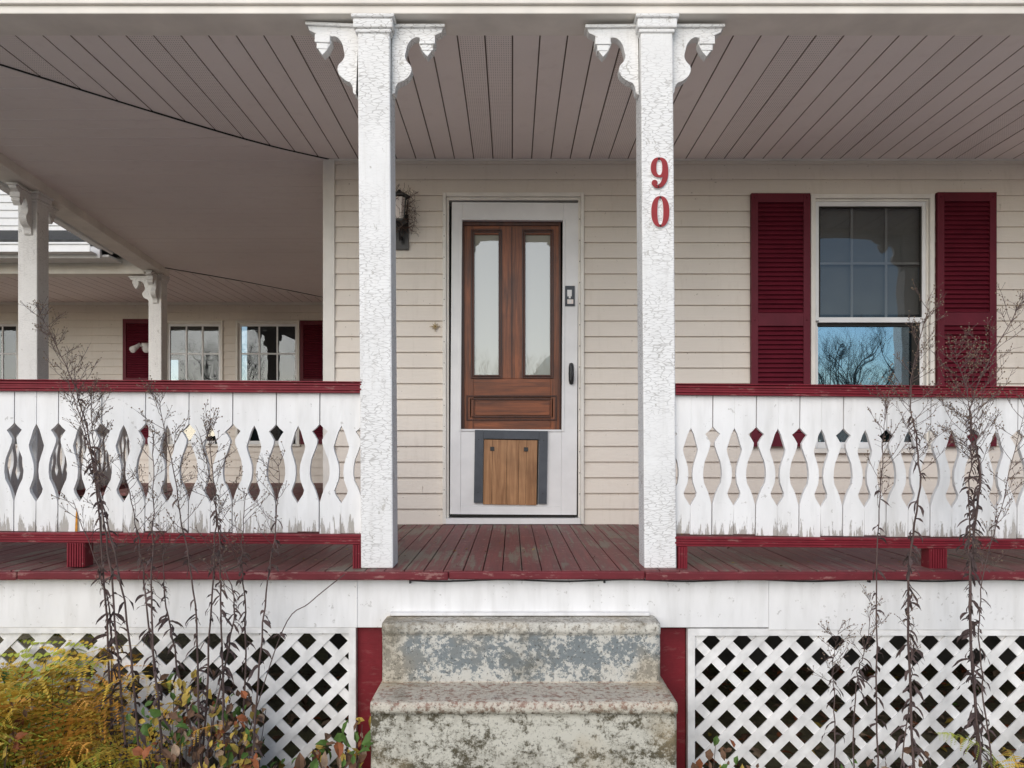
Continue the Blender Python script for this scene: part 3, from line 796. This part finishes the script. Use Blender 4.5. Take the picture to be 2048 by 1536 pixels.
# ---------------------------------------------------------------- lantern with old nest, star, floodlight
ln=empty('wall_lantern')
lx=wx(799,4.85); lz=wz(430,4.85)
A=MB()
A.box(lx-.045,lx+.045,D2-.035,D2-.012,lz-.20,lz+.03)
A.tube([(lx,D2-.03,lz-.12),(lx,D2-.09,lz-.15),(lx,D2-.13,lz-.10),(lx,D2-.13,lz-.04)],.009,8)
A.lathe((lx,D2-.13,lz-.05),[(.015,-.03),(.04,-.005),(.055,.0),(.055,.012)],6)
for kx in (-1,1):
    for ky in (-1,1):
        A.tube([(lx+kx*.036,D2-.13+ky*.036,lz-.04),(lx+kx*.05,D2-.13+ky*.05,lz+.11)],.005,6)
A.lathe((lx,D2-.13,lz+.11),[(.07,0),(.072,.008),(.045,.025),(.02,.035),(.008,.05)],6)
A.build('metal_body',['black'],ln)
A=MB(); A.lathe((lx,D2-.13,lz-.035),[(.032,0),(.045,.14)],6); A.build('glass_panes',['lampglass'],ln)
A=MB()
for i in range(190):
    t=R(0,6.28); r=R(.03,.10); c=Vector((lx+.025+r*math.cos(t)*.9,D2-.12+r*math.sin(t)*.8,lz+R(-.12,.17)))
    d=Vector((R(-1,1),R(-1,1),R(-.9,.8))).normalized()*R(.03,.085)
    A.tube([c-d*.5,c+Vector((R(-.012,.012),0,R(-.012,.012))),c+d*.5],.0013,3)
A.build('nest_twigs',['twig'],ln)
st=MB(); cx,cz=wx(871,D2),wz(654,D2); pts=[]
for i in range(16):
    r=(0.038 if i%4==0 else 0.027) if i%2==0 else 0.010
    pts.append((cx+r*math.sin(i*math.pi/8),cz+r*math.cos(i*math.pi/8)))
st.prism(pts,D2-.030,D2-.022); st.lathe((cx,D2-.028,cz),[(.001,-.008),(.008,0),(.001,.008)],8)
st.build('star_ornament',['brass'])
fl=MB(); fx,fz=wx(283,9.8),wz(690,9.8)
fl.lathe((fx,9.9,fz),[(.04,-.03),(.055,0),(.04,.03)],12)
for sg in (-1,1):
    fl.tube([(fx,9.88,fz),(fx+sg*.05,9.84,fz-.01),(fx+sg*.07,9.82,fz-.03)],.012,8)
    fl.tube([(fx+sg*.05,9.86,fz+.02),(fx+sg*.07,9.82,fz-.02),(fx+sg*.09,9.74,fz-.07),(fx+sg*.092,9.735,fz-.072)],[.02,.03,.045,.04],12)
fl.box(fx-.05,fx+.05,9.9,10.0,fz-.04,fz+.04)
fl.build('flood_light',['crack2'],None,0,True)

# ---------------------------------------------------------------- dried weeds
def leaf_strip(mb,p,d,L,wid,mi):
    d=d.normalized(); side=d.cross(Vector((R(-1,1),R(-1,1),R(-.3,.3)))); 
    if side.length<.01: side=Vector((1,0,0))
    side.normalize(); n=5; vs=[]; q=Vector(p)
    for i in range(n+1):
        t=i/n; w_=wid*math.sin(math.pi*min(.97,t*.85+.12))
        vs+= [q+side*w_*.5,q-side*w_*.5]
        d=(d+Vector((R(-.35,.35),R(-.35,.35),-.38))).normalized()
        q=q+d*(L/n)
        side=(side+Vector((R(-.7,.7),R(-.7,.7),R(-.5,.5)))).normalized()
    fs=[(2*i,2*i+1,2*i+3,2*i+2) for i in range(n)]
    mb.add(vs,fs,mi)
def weed(name,px,D,leaf=1.0,bush=1.0,rad=.0048,t0=.5,lens=.16,rise=0.6):
    W=MB()
    pts=[(wx(a,D+R(-.02,.02)),D+R(-.05,.05),wz(b,D)) for a,b in px]
    pts[0]=(pts[0][0],pts[0][1],-.02) if pts[0][2]<.6 else pts[0]
    P=smoothpts(pts,9)
    P=[p+Vector((R(-.004,.004),R(-.004,.004),0)) for p in P]
    n=len(P); rr=[rad*(1-.8*i/(n-1)) for i in range(n)]
    W.tube(P,rr,6,0)
    total=sum((P[i+1]-P[i]).length for i in range(n-1))
    def at(t):
        f_=t*(n-1); i=min(int(f_),n-2); return P[i].lerp(P[i+1],f_-i)
    for i in range(int(total*44*leaf)):
        t=R(.05,1)**1.2*.72; p=at(t); a=R(0,6.28)
        leaf_strip(W,p,Vector((math.cos(a),math.sin(a),R(-.5,.6))),R(.035,.09)*(1.15-t*.8),R(.008,.019)*(1.1-t*.7),1)
    nb_=int(24*bush)
    for i in range(nb_):
        t=t0+(1-t0)*((i+R(0,1))/nb_); p=at(min(t,.995)); a=R(0,6.28)
        L=lens*(1.1-.75*abs((t-t0)/(1-t0)-.35))*R(.6,1.2)
        d=Vector((math.cos(a),math.sin(a)*.7,rise+R(-.2,.3))).normalized()
        q=[p]; dd=d.copy()
        for s_ in range(4):
            dd=(dd+Vector((R(-.25,.25),R(-.25,.25),R(-.05,.3)))).normalized(); q.append(q[-1]+dd*L/4)
        W.tube(q,[.0013,.0011,.0009,.0008,.0006],3,0)
        for s_ in range(int(10*bush**.5)):
            tt=R(.25,1)*4; j=min(int(tt),3); b=q[j].lerp(q[j+1],tt-j)
            e=b+(dd+Vector((R(-1,1),R(-1,1),R(-.5,.8)))).normalized()*R(.012,.04)
            W.tube([b,e],.0006,3,0)
            if random.random()<.85: W.octa(e,R(.002,.004),2)
    W.build(name,['stem','dleaf','seed'],None,fix=False)
LW=[([(225,1530),(195,1050),(160,800),(72,625)],.8,1.3),
([(262,1530),(215,1150),(180,900),(120,740)],.9,.8),
([(300,1530),(250,1200),(205,960),(175,790)],.7,1.0),
([(335,1530),(320,1250),(308,1050),(300,860)],.9,.7),
([(352,1530),(300,1250),(270,1050),(240,960)],.8,.5),
([(400,1530),(385,1250),(360,1000),(325,790)],.7,1.0),
([(392,1530),(420,1200),(430,1000),(415,845)],.8,.9),
([(445,1530),(455,1250),(440,1050),(395,870)],.9,.6),
([(470,1530),(480,1280),(492,1100),(498,985)],1.0,.5),
([(490,1530),(520,1250),(545,1050),(552,925)],.6,.5),
([(230,1530),(215,1300),(205,1150),(150,1000)],1.0,.4),
([(425,1530),(345,1300),(330,1170),(335,1060)],1.0,.4),
([(380,1530),(450,1300),(470,1180),(430,1090)],.9,.4)]
for p_,lf,bu in LW: weed('dried_weed',p_,R(2.82,3.02),lf,bu,.0048,.55,.13)
RW=[([(1748,1535),(1752,1200),(1755,950),(1768,800)],.45,.8,.0036,.55,.14),
([(1832,1535),(1826,1200),(1828,950),(1824,780),(1852,620)],1.2,1.5,.0054,.5,.17),
([(1965,1535),(1938,1200),(1945,950),(1950,800),(2035,610)],2.0,1.9,.0062,.5,.20),
([(1962,1535),(1945,1250),(1950,1000),(1930,830),(1905,700)],1.2,1.4,.004,.6,.15),
([(1664,1535),(1664,1420),(1668,1330),(1672,1255)],.7,.6,.003,.5,.10),
([(1990,1535),(1975,1380),(1960,1200),(2000,1000),(2045,800)],.5,1.1,.0035,.55,.16),
([(1715,1535),(1722,1380),(1720,1290),(1738,1200)],.7,.5,.003,.55,.08),
([(1800,1535),(1815,1400),(1812,1300),(1820,1210)],.6,.3,.003,.6,.06)]
for p_,lf,bu,rd,t0,ls in RW: weed('dried_weed',p_,R(2.86,3.0),lf,bu,rd,t0,ls)
W=MB(); W.tube(smoothpts([(wx(470,3),3.0,.1),(wx(560,3.0),3.02,wz(1268,3.0)),(wx(620,3.05),3.05,wz(1205,3.05)),(wx(690,3.08),3.08,wz(1148,3.08))],6),.0022,5,0)
for i in range(8):
    leaf_strip(W,(wx(560,3),3.0,wz(1268,3)),Vector((R(-1,1),R(-1,1),.3)),.04,.01,0)
W.build('fallen_stalk',['stem'],None,fix=False)

# ---------------------------------------------------------------- ferns
def frond(mb,base,az,L,lean,mi,wid=.27):
    d=Vector((math.cos(az)*lean,math.sin(az)*lean,1)).normalized(); p=Vector(base); n=30; pts=[p.copy()]
    for i in range(n):
        d=(d+Vector((math.cos(az)*.028,math.sin(az)*.028,-.0028*i))).normalized(); p=p+d*L/n; pts.append(p.copy())
    mb.tube(pts,[.0024*(1-.8*i/n) for i in range(n+1)],4,mi)
    for i in range(6,n):
        t=i/n; pl=L*wid*math.sin(math.pi*min(1,(t*.80+.18)))**1.2*R(.7,1.1)
        dd=(pts[i+1]-pts[i]).normalized(); sd=dd.cross(Vector((-math.cos(az)+R(-.3,.3),-math.sin(az)+R(-.3,.3),.35))).normalized()
        for sg in (-1,1):
            if random.random()<.08: continue
            q=pts[i]+dd*R(-.004,.004); e=(sd*sg+dd*.35+Vector((R(-.18,.18),R(-.18,.18),-.2+R(-.2,.2)))).normalized()
            m=8; lob=pl/m
            mj=random.choice((0,1,2)) if random.random()<.15 else mi
            for j in range(m):
                c=q+e*(lob*j)+Vector((0,0,-.02*(j/m)**2)); s_=(.0090*(1-j/m)+.0024)*min(1.25,L/.6)
                mb.add([c,c+e*lob*.15+dd*s_,c+e*lob*.55+dd*s_*.6,c+e*lob*.9],[(0,1,2,3)],mj)
                mb.add([c,c+e*lob*.15-dd*s_,c+e*lob*.55-dd*s_*.6,c+e*lob*.9],[(3,2,1,0)],mj)
def fern(name,px,D,n,L,mis,spread=1.0,az0=0):
    Fm=MB(); b=Vector((wx(px,D),D,0))
    for i in range(n):
        az=az0+2*math.pi*i/n+R(-.4,.4); frond(Fm,b+Vector((R(-.06,.06),R(-.06,.06),0)),az,L*R(.65,1.1),R(.1,.6)*spread,random.choice(mis))
    Fm.build(name,['fy','fg','fo'],None,fix=False)
fern('fern',15,2.95,9,1.08,[0,0,1],.28)
fern('fern',75,2.95,6,.80,[0,0,2],.5)
fern('fern',-50,2.85,7,1.0,[0,1],.45)
fern('fern',135,2.98,6,.86,[0,2],.45)
fern('fern',165,2.85,5,.50,[1,1,0],.5)
fern('fern',285,2.90,5,.55,[2,0],.35)
fern('fern',60,2.75,7,.52,[0,1,2],.8)
fern('fern',240,2.75,5,.35,[0,1],1.0)
fern('fern',2080,2.85,6,.45,[0,1],.8)

# ---------------------------------------------------------------- undergrowth & litter
def leaf(mb,c,s_,mi,flat=False):
    a=R(0,6.28)
    if flat: nrm=Vector((R(-.4,.4),R(-.4,.4),1)).normalized()
    else: nrm=Vector((R(-.8,.8),R(-1.4,.1),R(-.1,1))).normalized()
    u=nrm.cross(Vector((math.cos(a),math.sin(a),R(-.3,.3)))).normalized(); v=nrm.cross(u)
    c=Vector(c); w_=s_*R(.20,.36)
    vs=[c-u*s_*.5,c-u*s_*.15+v*w_+nrm*w_*.35,c+u*s_*.2+v*w_*.75+nrm*w_*.3,c+u*s_*.5-nrm*s_*.12,c+u*s_*.2-v*w_*.75+nrm*w_*.3,c-u*s_*.15-v*w_+nrm*w_*.35,c]
    mb.add(vs,[(0,6,1),(6,2,1),(6,3,2),(6,4,3),(6,5,4),(0,5,6)],mi)
def under(name,x0,x1,y0,y1,n,hmax,ws,size=(.02,.055)):
    U=MB(); made=0
    while made<n:
        x=R(x0,x1); yy=R(y0,y1); h=R(.05,1)**1.0*hmax*(.6+.4*math.sin(x*9)+.2*math.sin(x*23+1))
        if h<0.02: h=.03
        top=Vector((x+R(-.05,.05),yy+R(-.04,.04),h))
        if random.random()<.35: U.tube([(x,yy,-.01),(x*.5+top.x*.5+R(-.02,.02),yy,h*.5),top],.0016,3,5)
        mi=random.choices(range(5),ws)[0]
        for k in range(random.randint(1,4)):
            leaf(U,top+Vector((R(-.04,.04),R(-.04,.04),R(-.06,.03))),R(*size),mi if random.random()<.7 else random.choices(range(5),ws)[0]); made+=1
    U.build(name,['l0','l1','l2','l3','l4','stem'],None,fix=False)
under('undergrowth',-2.2,-.95,2.65,3.12,1500,.54,[4.5,2.4,1.4,3.6,2.2])
under('undergrowth',-1.1,-.60,2.75,3.12,340,.42,[3,4,1,1.6,.8],(.03,.075))
under('undergrowth',.72,2.2,2.75,3.12,300,.24,[6,1,.6,1,2])
under('undergrowth',1.75,2.3,2.7,3.1,260,.38,[4,2,.6,3,1])
U=MB()
for i in range(4200):
    x=R(-4.5,4.5); yy=R(2.0,4.8)
    if wx(739,2.83)-.02<x<wx(1356,2.83)+.02 and yy>2.8: continue
    leaf(U,(x,yy,R(.004,.03)),R(.03,.08),random.choices(range(5),[5,.4,1.5,1,3])[0],True)
U.build('leaf_litter',['l0','l1','l2','l3','l4'],None,fix=False)
U=MB()
for i in range(260):
    leaf(U,(R(-3.0,3.2),R(3.25,4.9),ZF+.004),R(.006,.022),random.choice([0,4,4,3]),True)
U.build('deck_debris',['l0','l1','l2','l3','l4'],None,fix=False)

# ---------------------------------------------------------------- ground and surroundings behind the viewer
gm=MB(); n=40; S_=300
vs=[];fs=[]
for i in range(n+1):
    for j in range(n+1):
        vs.append((-S_+2*S_*i/n,-S_+2*S_*j/n,0))
for i in range(n):
    for j in range(n):
        a=i*(n+1)+j; fs.append((a,a+n+1,a+n+2,a+1))
gm.add(vs,fs); gm.build('ground',['ground'],None,fix=False)
gm=MB(); gm.add([(-9,-7.0,.004),(9,-7.0,.004),(9,2.45,.004),(-9,2.45,.004)],[(0,1,2,3)])
gm.build('bounce_ground',['path'],None,fix=False)  # unseen pale ground sheet, added to brighten the porch ceiling by bounce
def tree(name,x,yy,H,seed):
    rs=random.Random(seed); T_=MB()
    def br(p,d,L,r,lv):
        n_=3; q=[p]; dd=d.copy()
        for i in range(n_):
            dd=(dd+Vector((rs.uniform(-.16,.16),rs.uniform(-.16,.16),rs.uniform(0,.10)))).normalized(); q.append(q[-1]+dd*L/n_)
        T_.tube(q,[r*(1-.45*i/n_) for i in range(n_+1)],6 if lv<2 else 3,0)
        if lv>=5: return
        for k in range(4 if lv<4 else 3):
            t=rs.uniform(.35,1)*n_; j=min(int(t),n_-1); b=q[j].lerp(q[j+1],t-j)
            a=rs.uniform(0,6.28); nd=(dd+Vector((math.cos(a),math.sin(a),rs.uniform(-.1,.5)))*rs.uniform(.5,.95)).normalized()
            br(b,nd,L*rs.uniform(.55,.78),r*.45,lv+1)
    br(Vector((x,yy,-.1)),Vector((0,0,1)),H*.34,H*.014,0)
    T_.build(name,['bark'],None,fix=False)
for i,(x,yy,H) in enumerate(((11.8,-18,8),(16,-23,9),(14.5,-21,7),(19,-33,12),(2.5,-30,9),(-3,-28,10),(-11,-19,9),(-15,-24,11),(-19,-30,12),(24,-26,12))):
    tree('bare_tree',x,yy,H,i+3)
Hm=MB()
rs=random.Random(5)
for i in range(4500):
    a=rs.uniform(math.radians(185),math.radians(355)); r=rs.uniform(44,52)
    x=math.cos(a)*r; yy=math.sin(a)*r; h=(3.2+1.6*math.sin(a*13)+1.0*math.sin(a*31+2))*rs.random()**.7
    s_=rs.uniform(.35,.9); c=Vector((x,yy,h)); u=Vector((rs.uniform(-1,1),rs.uniform(-1,1),rs.uniform(-.5,.5))).normalized(); v=Vector((0,0,1)).cross(u)
    if v.length<.05: continue
    v.normalize(); w3=u.cross(v)
    Hm.add([c-v*s_,c+w3*s_*.8,c+v*s_,c-w3*s_*.7],[(0,1,2,3)])
Hm.build('distant_trees',['pinefol'],None,fix=False)

# ---------------------------------------------------------------- light, sky, camera
wd=bpy.data.worlds.new('World'); sc.world=wd; wd.use_nodes=True; nt=wd.node_tree
sk=nt.nodes.new('ShaderNodeTexSky'); sk.sky_type='NISHITA'; sk.sun_disc=False
EL=math.radians(27); AZ=math.radians(200)
sk.sun_elevation=EL; sk.sun_rotation=AZ; sk.dust_density=0.4; sk.ozone_density=1.6; sk.air_density=1.0
nt.links.new(sk.outputs[0],nt.nodes['Background'].inputs[0]); nt.nodes['Background'].inputs[1].default_value=0.15
sd=Vector((math.sin(AZ)*math.cos(EL),math.cos(AZ)*math.cos(EL),math.sin(EL)))
l=bpy.data.lights.new('sun','SUN'); l.energy=2.6; l.angle=math.radians(60); l.color=(1,.91,.81)
lo=bpy.data.objects.new('sun',l); sc.collection.objects.link(lo); lo.rotation_euler=(-sd).to_track_quat('-Z','Y').to_euler(); lo.location=(0,-5,12)
cam=bpy.data.cameras.new('camera'); co=bpy.data.objects.new('camera',cam); sc.collection.objects.link(co)
co.location=(0,0,EYE); co.rotation_euler=(math.pi/2,0,0); cam.sensor_width=36; cam.lens=36*F/2048; cam.shift_y=117/2048; cam.clip_end=1500; cam.clip_start=.05
sc.camera=co
sc.view_settings.view_transform='Standard'; sc.view_settings.look='None'; sc.view_settings.exposure=0
